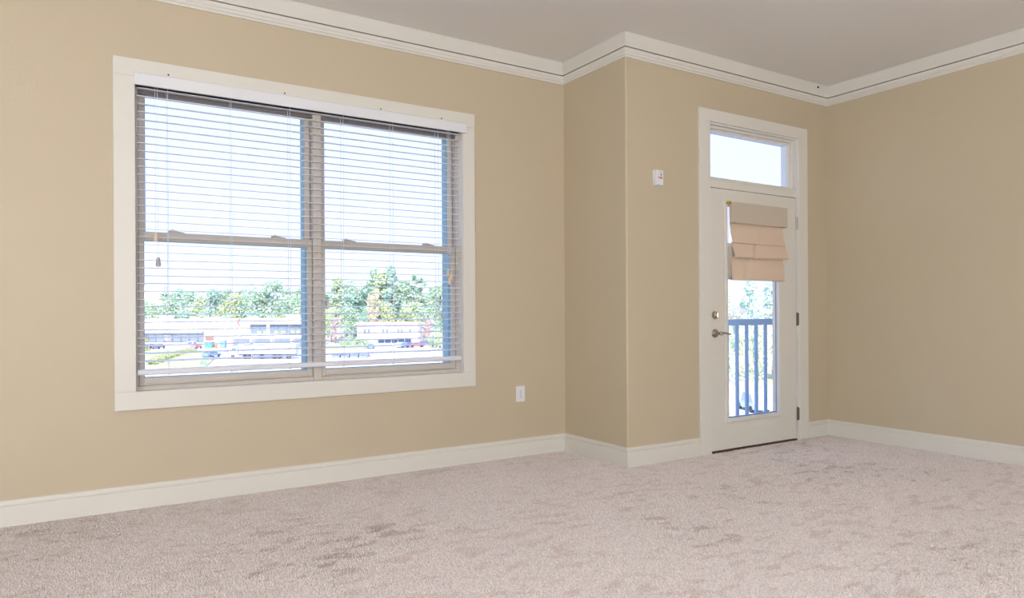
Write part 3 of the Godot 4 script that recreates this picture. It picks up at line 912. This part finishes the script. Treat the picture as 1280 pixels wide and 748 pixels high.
func vehicles() -> void:
	var t0 := SITE.basis.get_euler().y
	# white lorry broadside in the car park
	var t := thing("truck", "long white box lorry parked broadside in the car park", "truck", site(-61.1, 0, 151.5), t0)
	bx("cargo_box", Vector3(2.2, 1.05, -2.4), Vector3(14.5, 3.25, 0.0), mat(Color(0.74, 0.80, 0.88), 0.6), t, 0.05)
	var cb := MB.new()
	cb.prism(PackedVector2Array([Vector2(0.0, 0.55), Vector2(2.0, 0.55), Vector2(2.0, 2.7), Vector2(0.8, 2.7), Vector2(0.25, 1.6), Vector2(0.0, 1.4)]), Vector3(0, 0, -2.3), Vector3.RIGHT, Vector3.UP, Vector3(0, 0, 2.2))
	put("cab", cb.mesh(), M.white, t)
	bx("cab_window", Vector3(0.75, 1.65, -0.11), Vector3(1.7, 2.4, -0.08), M.carglass, t)
	bx("chassis", Vector3(1.0, 0.6, -2.1), Vector3(14.3, 1.0, -0.3), mat(Color(0.55, 0.60, 0.68), 0.8), t)
	for x in [1.0, 3.6, 4.7, 7.2, 9.9, 11.0, 12.9]:
		var w := MB.new()
		w.cyl(Vector3(x, 0.5, -0.45), Vector3(x, 0.5, -0.1), 0.5, 0.5, 16)
		put("wheel", w.mesh(), M.tyre, t)
	for x in [3.2, 6.4, 9.8]:
		bx("side_marker", Vector3(x, 3.0, 0.0), Vector3(x + 1.6, 3.15, 0.02), M.grey, t)
	var blue := mat(Color(0.48, 0.60, 0.80), 0.35)
	var pink := mat(Color(0.88, 0.52, 0.55), 0.4)
	var red := mat(Color(0.85, 0.35, 0.38), 0.4)
	var darkc := mat(Color(0.36, 0.40, 0.48), 0.35)
	car(site(-67.4, 0, 158), t0 + PI / 2 - 0.3, blue, "blue car parked nose out left of the white lorry")
	for i in 3:
		car(site(-103.8 + i * 2.35, 0, 197.5), t0 + PI / 2, darkc, "dark car in a row before the shop front, at the left sash edge", "car", "car", "dark cars in a row before the shop front")
	car(site(-90.5, 0, 199.5), t0 + PI / 2, M.white, "white van parked before the shop front, left of the orange pilaster", "van", "van")
	car(site(-88.0, 0, 196.0), t0 + PI / 2, pink, "pale red car parked before the shop front, beside the white van")
	var d := thing("dumpster", "teal metal rubbish skip before the orange pilaster", "skip", site(-85.9, 0, 200), t0)
	bx("bin", Vector3(-1.1, 0.15, -0.9), Vector3(1.1, 1.6, 0.9), mat(Color(0.30, 0.66, 0.62), 0.7), d, 0.05)
	bx("lid", Vector3(-1.15, 1.6, -0.95), Vector3(1.15, 1.75, 0.95), mat(Color(0.35, 0.55, 0.55), 0.7), d, 0.03)
	var o := thing("traffic_barrel", "small orange barrel right of the teal skip", "barrel", site(-83.9, 0, 199.5), t0)
	var ob := MB.new()
	ob.lathe(Vector3.ZERO, Vector3.UP, [[0.4, 0.0], [0.38, 0.5], [0.34, 1.1], [0.0, 1.15]], 14)
	put("body", ob.mesh(), mat(Color(0.95, 0.45, 0.30), 0.6), o)
	var n := thing("storage_bin", "blue storage container right of the dark street tree", "container", site(-82.0, 0, 200), t0)
	bx("box", Vector3(-0.75, 0.1, -0.7), Vector3(0.75, 1.9, 0.7), mat(Color(0.45, 0.62, 0.82), 0.6), n, 0.04)
	bx("lid", Vector3(-0.8, 1.9, -0.75), Vector3(0.8, 2.05, 0.75), mat(Color(0.40, 0.55, 0.76), 0.6), n, 0.02)
	# right-hand view
	car(site(-38.9, 0, 194), t0 + PI / 2 + 0.15, blue, "blue car parked alone left of the white two-storey building's front")
	car(site(-31.4, 0, 198), t0 + PI / 2, M.white, "white car parked before the two-storey building, left of a blue car")
	car(site(-29.2, 0, 197), t0 + PI / 2 - 0.5, mat(Color(0.30, 0.45, 0.78), 0.35), "blue car parked before the two-storey building, between a white and a red car")
	car(site(-26.8, 0, 198), t0 + 0.35, red, "red car parked at the right end of the two-storey building")
	car(site(-25.3, 0, 206), t0 + 0.1, darkc, "dark car parked behind the red car by the right-hand bushes")
	for i in 4:
		car(site(-38.6 + i * 2.0, -0.55, 156.0), t0 + PI / 2, mat(Color(0.52, 0.56, 0.72), 0.35), "grey-blue car in the low row nearest the bottom rail of the right sash", "car", "car", "grey-blue cars in the nearest row")
	for p in [[-76.2, 6.2, 189.0], [-73.0, 5.8, 190.0], [-55.6, 3.2, 150.4]]:  # plain thin uprights, use unknown
		var b := MB.new()
		b.lathe(Vector3.ZERO, Vector3.UP, [[0.22, 0.0], [0.22, 0.3], [0.09, 0.32], [0.06, p[1]], [0.0, p[1] + 0.02]], 10)
		var lp := thing("thin_post", ["thin post left of the red curved sign, behind the lorry cab", "thin post directly below the red curved sign", "short thin post standing in front of the white lorry"][[6.2, 5.8, 3.2].find(p[1])], "post", site(p[0], 0, p[2]), t0)
		put("pole", b.mesh(), mat(Color(0.68, 0.58, 0.60), 0.7), lp)
		bx("cap", Vector3(-0.3, p[1], -0.12), Vector3(0.3, p[1] + 0.12, 0.12), M.grey, lp)

# ---------------------------------------------------------------- plants
func leaves(b: MB, n: int, lobes: Array, size: float, rg: RandomNumberGenerator) -> void:
	# leaf sprays scattered through overlapping lobes; lobe: [centre, radius]
	for i in n:
		var l: Array = lobes[rg.randi() % lobes.size()]
		var dir := Vector3(rg.randfn(), rg.randfn(), rg.randfn()).normalized()
		var p: Vector3 = l[0] + dir * l[1] * pow(rg.randf(), 0.4)
		var nn := (dir + Vector3(rg.randfn(), rg.randfn() + 0.6, rg.randfn()) * 0.7).normalized()
		var u := nn.cross(Vector3(rg.randfn(), rg.randfn(), rg.randfn())).normalized() * size * rg.randf_range(0.6, 1.3)
		var w := nn.cross(u).normalized() * size * rg.randf_range(0.35, 0.7)
		b.tri(p - u, p + w, p + u, nn, nn, nn)
		b.tri(p - u, p + u, p - w, nn, nn, nn)

func tree_mesh(kind: int) -> Array:   # unit tree, one metre tall: [crown, trunk]
	var rg := RandomNumberGenerator.new()
	rg.seed = 100 + kind
	var c := MB.new()
	var t := MB.new()
	var lobes := []
	match kind % 5:
		0:   # broad round crown
			for i in 16:
				var a := rg.randf() * TAU
				lobes.append([Vector3(cos(a) * rg.randf() * 0.20, rg.randf_range(0.35, 0.84), sin(a) * rg.randf() * 0.20), rg.randf_range(0.09, 0.15)])
		1:   # taller, ragged
			for i in 18:
				var y := rg.randf_range(0.25, 0.92)
				var a := rg.randf() * TAU
				var r := 0.22 * (1.05 - y) + 0.04
				lobes.append([Vector3(cos(a) * r, y, sin(a) * r), rg.randf_range(0.06, 0.11)])
		2:   # layered pine
			for i in 22:
				var y := 0.35 + 0.62 * i / 21.0
				var a := rg.randf() * TAU
				var r := 0.24 * (1.1 - y) * rg.randf_range(0.4, 1.2)
				lobes.append([Vector3(cos(a) * r, y, sin(a) * r), rg.randf_range(0.04, 0.08)])
		3:   # low spreading
			for i in 18:
				var a := rg.randf() * TAU
				var r := rg.randf() * 0.34
				lobes.append([Vector3(cos(a) * r, rg.randf_range(0.2, 0.84) - r * 0.5, sin(a) * r), rg.randf_range(0.10, 0.16)])
		4:   # thin, open
			for i in 12:
				var a := rg.randf() * TAU
				lobes.append([Vector3(cos(a) * rg.randf() * 0.10, rg.randf_range(0.4, 0.96), sin(a) * rg.randf() * 0.10), rg.randf_range(0.03, 0.06)])
	leaves(c, [2600, 2500, 2200, 2800, 600][kind % 5], lobes, 0.022, rg)
	t.cyl(Vector3.ZERO, Vector3(0.01, 0.5, 0), 0.022, 0.014, 8)
	t.cyl(Vector3(0.01, 0.5, 0), Vector3(0, 0.9, 0), 0.014, 0.004, 8)
	for i in 7:
		var a := rg.randf() * TAU
		var y := rg.randf_range(0.32, 0.72)
		t.cyl(Vector3(0.005, y, 0), Vector3(cos(a) * 0.15, y + 0.12, sin(a) * 0.15), 0.009, 0.003, 6)
	return [c.mesh(), t.mesh()]

var kinds := {}
func tree(r: float, d: float, h: float, kind: int, leaf: Material, label: String, group := "", wide := 1.0, called := "tree", bark: Material = null, low := 0.0) -> Node3D:
	if not kinds.has(kind):
		kinds[kind] = tree_mesh(kind)
	var o := thing(called, label, called, site(r, low, d), rng.randf() * TAU, group)
	var c := put("crown", kinds[kind][0], leaf, o)
	c.scale = Vector3(h * wide, h * 1.07, h * wide)
	var t := put("trunk", kinds[kind][1], bark if bark else M.bark, o)
	t.scale = Vector3(h, h, h)
	return o

func bush_mesh(kind: int) -> ArrayMesh:
	var rg := RandomNumberGenerator.new()
	rg.seed = 300 + kind
	var b := MB.new()
	var lobes := []
	for i in 9:
		var a := rg.randf() * TAU
		lobes.append([Vector3(cos(a) * rg.randf() * 0.6, rg.randf_range(0.15, 0.7), sin(a) * rg.randf() * 0.6), rg.randf_range(0.25, 0.4)])
	leaves(b, 420, lobes, 0.11, rg)
	return b.mesh()

func bush(r: float, d: float, size: Vector3, leaf: Material, label: String, group := "", called := "bush") -> void:
	if not kinds.has("bush"):
		kinds["bush"] = bush_mesh(0)
	var o := thing(called, label, called, site(r, 0, d), rng.randf() * TAU, group)
	var c := put("foliage", kinds["bush"], leaf, o)
	c.scale = size
	var t := MB.new()
	t.cyl(Vector3.ZERO, Vector3(0, size.y * 0.5, 0), 0.08, 0.04, 6)
	put("stem", t.mesh(), M.bark, o)

func bed(called: String, pts: Array, m: Material, label: String) -> void:
	var b := MB.new()
	var top: Array[Vector3] = []
	for p in pts:
		top.append(site(p[0], 0.18, p[1]))
	for i in range(1, top.size() - 1):
		b.tri(top[0], top[i], top[i + 1], Vector3.UP, Vector3.UP, Vector3.UP)
	var mid := Vector3.ZERO
	for p in top: mid += p / top.size()
	for i in top.size():
		var a := top[i]
		var c := top[(i + 1) % top.size()]
		b.flat(a, c, c - Vector3(0, 0.18, 0), a - Vector3(0, 0.18, 0), (a + c) / 2.0 - mid)
	tag(put(called, b.mesh(), m, self), label, "grass", "", "structure")

func beds() -> void:
	var grass := mat(Color(0.60, 0.63, 0.48), 0.95)
	bed("grass_bed", [[-98, 187], [-82.5, 188], [-63.5, 150], [-56.5, 130], [-67, 129]], grass, "yellow-green planted verge in front of the shop building")
	bed("grass_bed", [[-52.5, 137], [-43.5, 138], [-43.5, 132], [-52, 131]], grass, "thin grass strip before the white lorry")
	bed("grass_bed", [[-24.6, 178], [-20.3, 180], [-20.3, 173], [-24.6, 172]], grass, "narrow grass island below the red car")
	bed("grass_bed", [[-56, 214], [-42, 212], [-40, 190], [-53, 186]], grass, "grass slope left of the white two-storey building")
	for i in 26:
		var k := i / 25.0
		var d := lerpf(184, 134, fmod(i * 0.618, 1.0))
		var e := (184 - d) / 50.0
		var r := lerpf(lerpf(-96, -68.5, e), lerpf(-83, -58.5, e), fmod(i * 0.381, 1.0))
		bush(r, d, Vector3(1.7, rng.randf_range(0.8, 1.5), 1.7), M.verge, "low yellow-green shrub on the verge before the shop building", "shrubs on the verge", "shrub")
	bush(-58.6, 134, Vector3(0.9, 1.1, 0.9), M.leaf[2], "dark green shrub at the near end of the verge")
	for i in 8:
		bush(-50.8 + i * 1.1, 212 - 0.3 * i, Vector3(1.3, rng.randf_range(1.6, 2.6), 1.3), M.leaf[i % 3], "green hedge bush left of the white two-storey building", "hedge left of the two-storey building")
	for i in 5:
		bush(-22.4 + i * 1.3, 196 - 2.0 * i, Vector3(1.8, 3.4 + 0.9 * (i % 3), 1.8), M.leaf[(i + 1) % 4], "leafy bush at the right edge of the right sash", "bushes by the red car")

func trees() -> void:
	var gl := "green leafy tree in the wooded band behind the white shop building"
	var gr := "green leafy tree in the wooded band behind the white two-storey building"
	var left := [[-125.9, 240, 15.4], [-133.9, 262, 16.7], [-133.8, 286, 20.5], [-115.8, 240, 18.5], [-130.0, 262, 15.7], [-129.6, 286, 19.8], [-105.7, 240, 18.3], [-112.1, 262, 19.6], [-118.2, 286, 20.7], [-95.3, 240, 19.0], [-100.9, 262, 19.5], [-106.5, 286, 19.7], [-86.6, 240, 17.6], [-82.1, 262, 20.0], [-93.5, 286, 19.4], [-72.2, 240, 19.4], [-75.5, 262, 20.9], [-78.6, 286, 20.0]]
	var i := 0
	for q in left:
		tree(q[0], q[1], q[2], [0, 3, 1, 0, 3][i % 5], M.leaf[[0, 1, 2, 0, 3][i % 5]], gl, "trees behind the shop building", 1.0)
		i += 1
	for k in 9:
		tree(-126.0 + k * 7.3, 222.0, 10.6 + 1.6 * fmod(k * 0.618, 1.0), 3, M.leaf[[2, 0, 1][k % 3]], "low spreading green tree just behind the shop building's roof", "low trees behind the shop roof", 1.0)
	tree(-80.9, 230, 21.6, 0, M.leaf[0], "round tree that rises highest behind the shop building", "", 1.1)
	tree(-84.6, 207, 9.6, 1, M.leaf[2], "slim dark green street tree right of the orange pilaster", "", 0.9)
	var right := [[-63.2, 242, 17.8], [-65.7, 264, 21.5], [-67.7, 288, 23.8], [-53.3, 242, 20.6], [-55.1, 264, 23.5], [-55.4, 288, 20.9], [-44.5, 242, 22.4], [-41.9, 264, 22.9], [-42.9, 288, 21.1], [-34.4, 242, 15.4], [-33.0, 264, 17.1], [-32.4, 288, 19.1], [-24.5, 242, 20.6], [-23.1, 264, 21.8], [-21.2, 288, 21.3]]
	for q in right:
		tree(q[0], q[1], q[2], [1, 0, 3, 1, 2][i % 5], M.leaf[[0, 2, 1, 0, 1][i % 5]], gr, "trees behind the two-storey building", 1.2)
		i += 1
	for k in 8:
		tree(-60.0 + k * 6.2, 234.0, 12.5 + 2.5 * fmod(k * 0.618, 1.0), 3, M.leaf[[1, 0, 2, 3][k % 4]], "low spreading green tree just behind the two-storey building", "low trees behind the two-storey building", 1.0)
	tree(-47.9, 244, 23.6, 2, M.leaf[0], "tall ragged pine behind the two-storey building, second highest there")
	tree(-41.2, 242, 23.6, 2, M.leaf[2], "tallest layered pine behind the two-storey building")
	tree(-36.6, 262, 23.0, 4, M.leaf[0], "thin open tree standing against the sky, left of its twin", "", 1.2)
	tree(-33.9, 262, 22.0, 4, M.leaf[0], "thin open tree standing against the sky, right of its twin", "", 1.2)
	tree(-45.2, 229, 18.6, 0, M.leaf[5], "orange-tinged tree with a pale bare trunk in the middle of the wood", "", 0.5, "tree", M.palebark)
	tree(-56.5, 225, 9.6, 3, M.leaf[4], "pink-flowering tree left of the two-storey building", "", 0.8)
	tree(-26.3, 222, 9.2, 3, M.leaf[4], "pink-flowering tree right of the two-storey building", "", 0.9)

func door_view() -> void:
	var pale := [mat(Color(0.86, 0.93, 0.88), 0.9), mat(Color(0.90, 0.95, 0.84), 0.9), mat(Color(0.78, 0.88, 0.86), 0.9)]  # still paler leaves, haze beyond the door put into their colour
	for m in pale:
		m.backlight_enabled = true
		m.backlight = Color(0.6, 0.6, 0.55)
	var t0 := SITE.basis.get_euler().y
	var b := thing("shed", "small white gabled building below the balcony, at the door's lower left", "building", site(16.6, 0, 64), t0)
	var w := MB.new()
	w.prism(PackedVector2Array([Vector2(-2.0, 0), Vector2(3.9, 0), Vector2(3.9, 3.2), Vector2(0.9, 5.2), Vector2(-2.0, 3.3)]), Vector3(0, 0, -5), Vector3.RIGHT, Vector3.UP, Vector3(0, 0, 5))
	put("wall", w.mesh(), M.render, b)
	var r := MB.new()
	r.prism(PackedVector2Array([Vector2(0.9, 5.2), Vector2(4.3, 2.95), Vector2(4.3, 3.15), Vector2(0.9, 5.42)]), Vector3(0, 0, -5.2), Vector3.RIGHT, Vector3.UP, Vector3(0, 0, 5.5))
	r.prism(PackedVector2Array([Vector2(0.9, 5.2), Vector2(-2.4, 3.05), Vector2(-2.4, 3.25), Vector2(0.9, 5.42)]), Vector3(0, 0, -5.2), Vector3.RIGHT, Vector3.UP, Vector3(0, 0, 5.5))
	put("roof", r.mesh(), mat(Color(0.78, 0.78, 0.82), 0.8), b)
	car(site(23.9, 0, 70), t0 + PI / 2 + 0.1, mat(Color(0.80, 0.88, 0.90), 0.4), "pale blue van parked below the balcony", "van", "van", "", mat(Color(0.66, 0.74, 0.80), 0.2))
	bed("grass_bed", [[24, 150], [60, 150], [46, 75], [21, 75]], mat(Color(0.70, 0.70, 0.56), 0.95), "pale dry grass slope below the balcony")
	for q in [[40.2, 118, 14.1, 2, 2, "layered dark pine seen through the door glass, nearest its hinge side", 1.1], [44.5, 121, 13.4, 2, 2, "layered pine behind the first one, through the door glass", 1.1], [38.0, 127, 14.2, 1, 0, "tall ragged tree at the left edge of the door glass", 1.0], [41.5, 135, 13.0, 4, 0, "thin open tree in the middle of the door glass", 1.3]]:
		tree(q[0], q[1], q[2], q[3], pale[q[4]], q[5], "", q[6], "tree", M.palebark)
	for k in 7:
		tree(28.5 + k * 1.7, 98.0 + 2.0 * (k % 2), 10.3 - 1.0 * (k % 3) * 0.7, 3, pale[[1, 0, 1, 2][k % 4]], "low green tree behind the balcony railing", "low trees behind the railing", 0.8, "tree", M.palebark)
	for k in 10:
		bush(22.0 + k * 1.05, 74.0 + 3.0 * (k % 4), Vector3(0.9, 0.9 + 0.3 * (k % 3), 0.9), M.leaf[[3, 1, 5][k % 3]], "small shrub on the pale slope below the balcony", "shrubs below the balcony", "shrub")

# ---------------------------------------------------------------- carpet
func carpet() -> void:
	var base := mat(Color(0.90, 0.85, 0.825), 1.0)
	var fl := structure("floor", [[Vector3(-7.2, -0.2, 0), Vector3(0, 0, 9.2)], [Vector3(0, -0.2, ZD), Vector3(XR, 0, 9.2)]], base, "wall-to-wall pinkish beige cut pile carpet", "carpet")
	# cut pile: twisted tufts, leaning where feet and brushes have pressed them
	var t := MB.new()
	for i in 3:
		var a := TAU * i / 3.0
		var c := TAU * (i + 1) / 3.0
		var p := Vector3(cos(a) * 0.0042, 0, sin(a) * 0.0042)
		var q := Vector3(cos(c) * 0.0042, 0, sin(c) * 0.0042)
		var p1 := Vector3(cos(a + 0.8) * 0.003, 0.0075, sin(a + 0.8) * 0.003)
		var q1 := Vector3(cos(c + 0.8) * 0.003, 0.0075, sin(c + 0.8) * 0.003)
		var n0 := Vector3(cos((a + c) / 2), 0.8, sin((a + c) / 2)).normalized()
		t.tri(p, q, q1, n0, n0, n0); t.tri(p, q1, p1, n0, n0, n0)
		t.tri(p1, q1, Vector3(0, 0.009, 0), n0, n0, Vector3.UP)
	var press := FastNoiseLite.new()
	press.seed = 21
	press.frequency = 6.0
	press.fractal_octaves = 5
	var drift := FastNoiseLite.new()
	drift.seed = 5
	drift.frequency = 1.1
	var buf := PackedFloat32Array()
	var z := 0.006
	var rg := RandomNumberGenerator.new()
	rg.seed = 77
	var step := 0.0066
	while z < 3.3:
		var xa := lerpf(-4.1, -3.6, z / 3.3)
		var xb := XR - 0.02
		var x := xa
		while x < xb:
			var px := x + rg.randf_range(-0.003, 0.003)
			var pz := z + rg.randf_range(-0.003, 0.003)
			x += step
			if px > -0.018 and pz < ZD + 0.018: continue
			# leave out what lies behind the camera's right edge
			if pz > 4.457 - (px + 3.309) / 2.513 + 0.45: continue
			var k := press.get_noise_2d(px * 0.75, pz * 1.5) + 0.35 * drift.get_noise_2d(px, pz)
			var crush := clampf((k - 0.14) * 4.0, 0.0, 1.0) * rg.randf_range(0.35, 1.0)
			var lean := 0.12 + 0.6 * crush
			var ang := drift.get_noise_2d(px * 0.6 + 40.0, pz * 0.6) * 4.0 + rg.randf_range(-0.6, 0.6)
			var s := rg.randf_range(0.85, 1.2)
			var y := Vector3(sin(ang) * lean, 1.0, cos(ang) * lean).normalized()
			var spin := rg.randf() * TAU
			var xx := Vector3(cos(spin), 0, sin(spin))
			xx = (xx - y * xx.dot(y)).normalized()
			var zz := xx.cross(y)
			var tone := rg.randf_range(0.82, 1.06) * (1.0 - 0.19 * crush)
			var h := s * (1.0 - 0.25 * crush)
			buf.append_array(PackedFloat32Array([xx.x * s, y.x * h, zz.x * s, px, xx.y * s, y.y * h, zz.y * s, -0.001, xx.z * s, y.z * h, zz.z * s, pz, tone * 0.99, tone * (0.88 - 0.06 * crush), tone * (0.815 - 0.09 * crush), 1.0]))
		z += step
	var mm := MultiMesh.new()
	mm.transform_format = MultiMesh.TRANSFORM_3D
	mm.use_colors = true
	mm.mesh = t.mesh()
	mm.instance_count = buf.size() / 16
	mm.buffer = buf
	var mi := MultiMeshInstance3D.new()
	mi.name = "carpet_pile"
	mi.multimesh = mm
	var pm := mat(Color.WHITE, 1.0)
	pm.vertex_color_use_as_albedo = true
	mi.material_override = pm
	mi.set_meta("kind", "stuff")
	fl.add_child(mi)
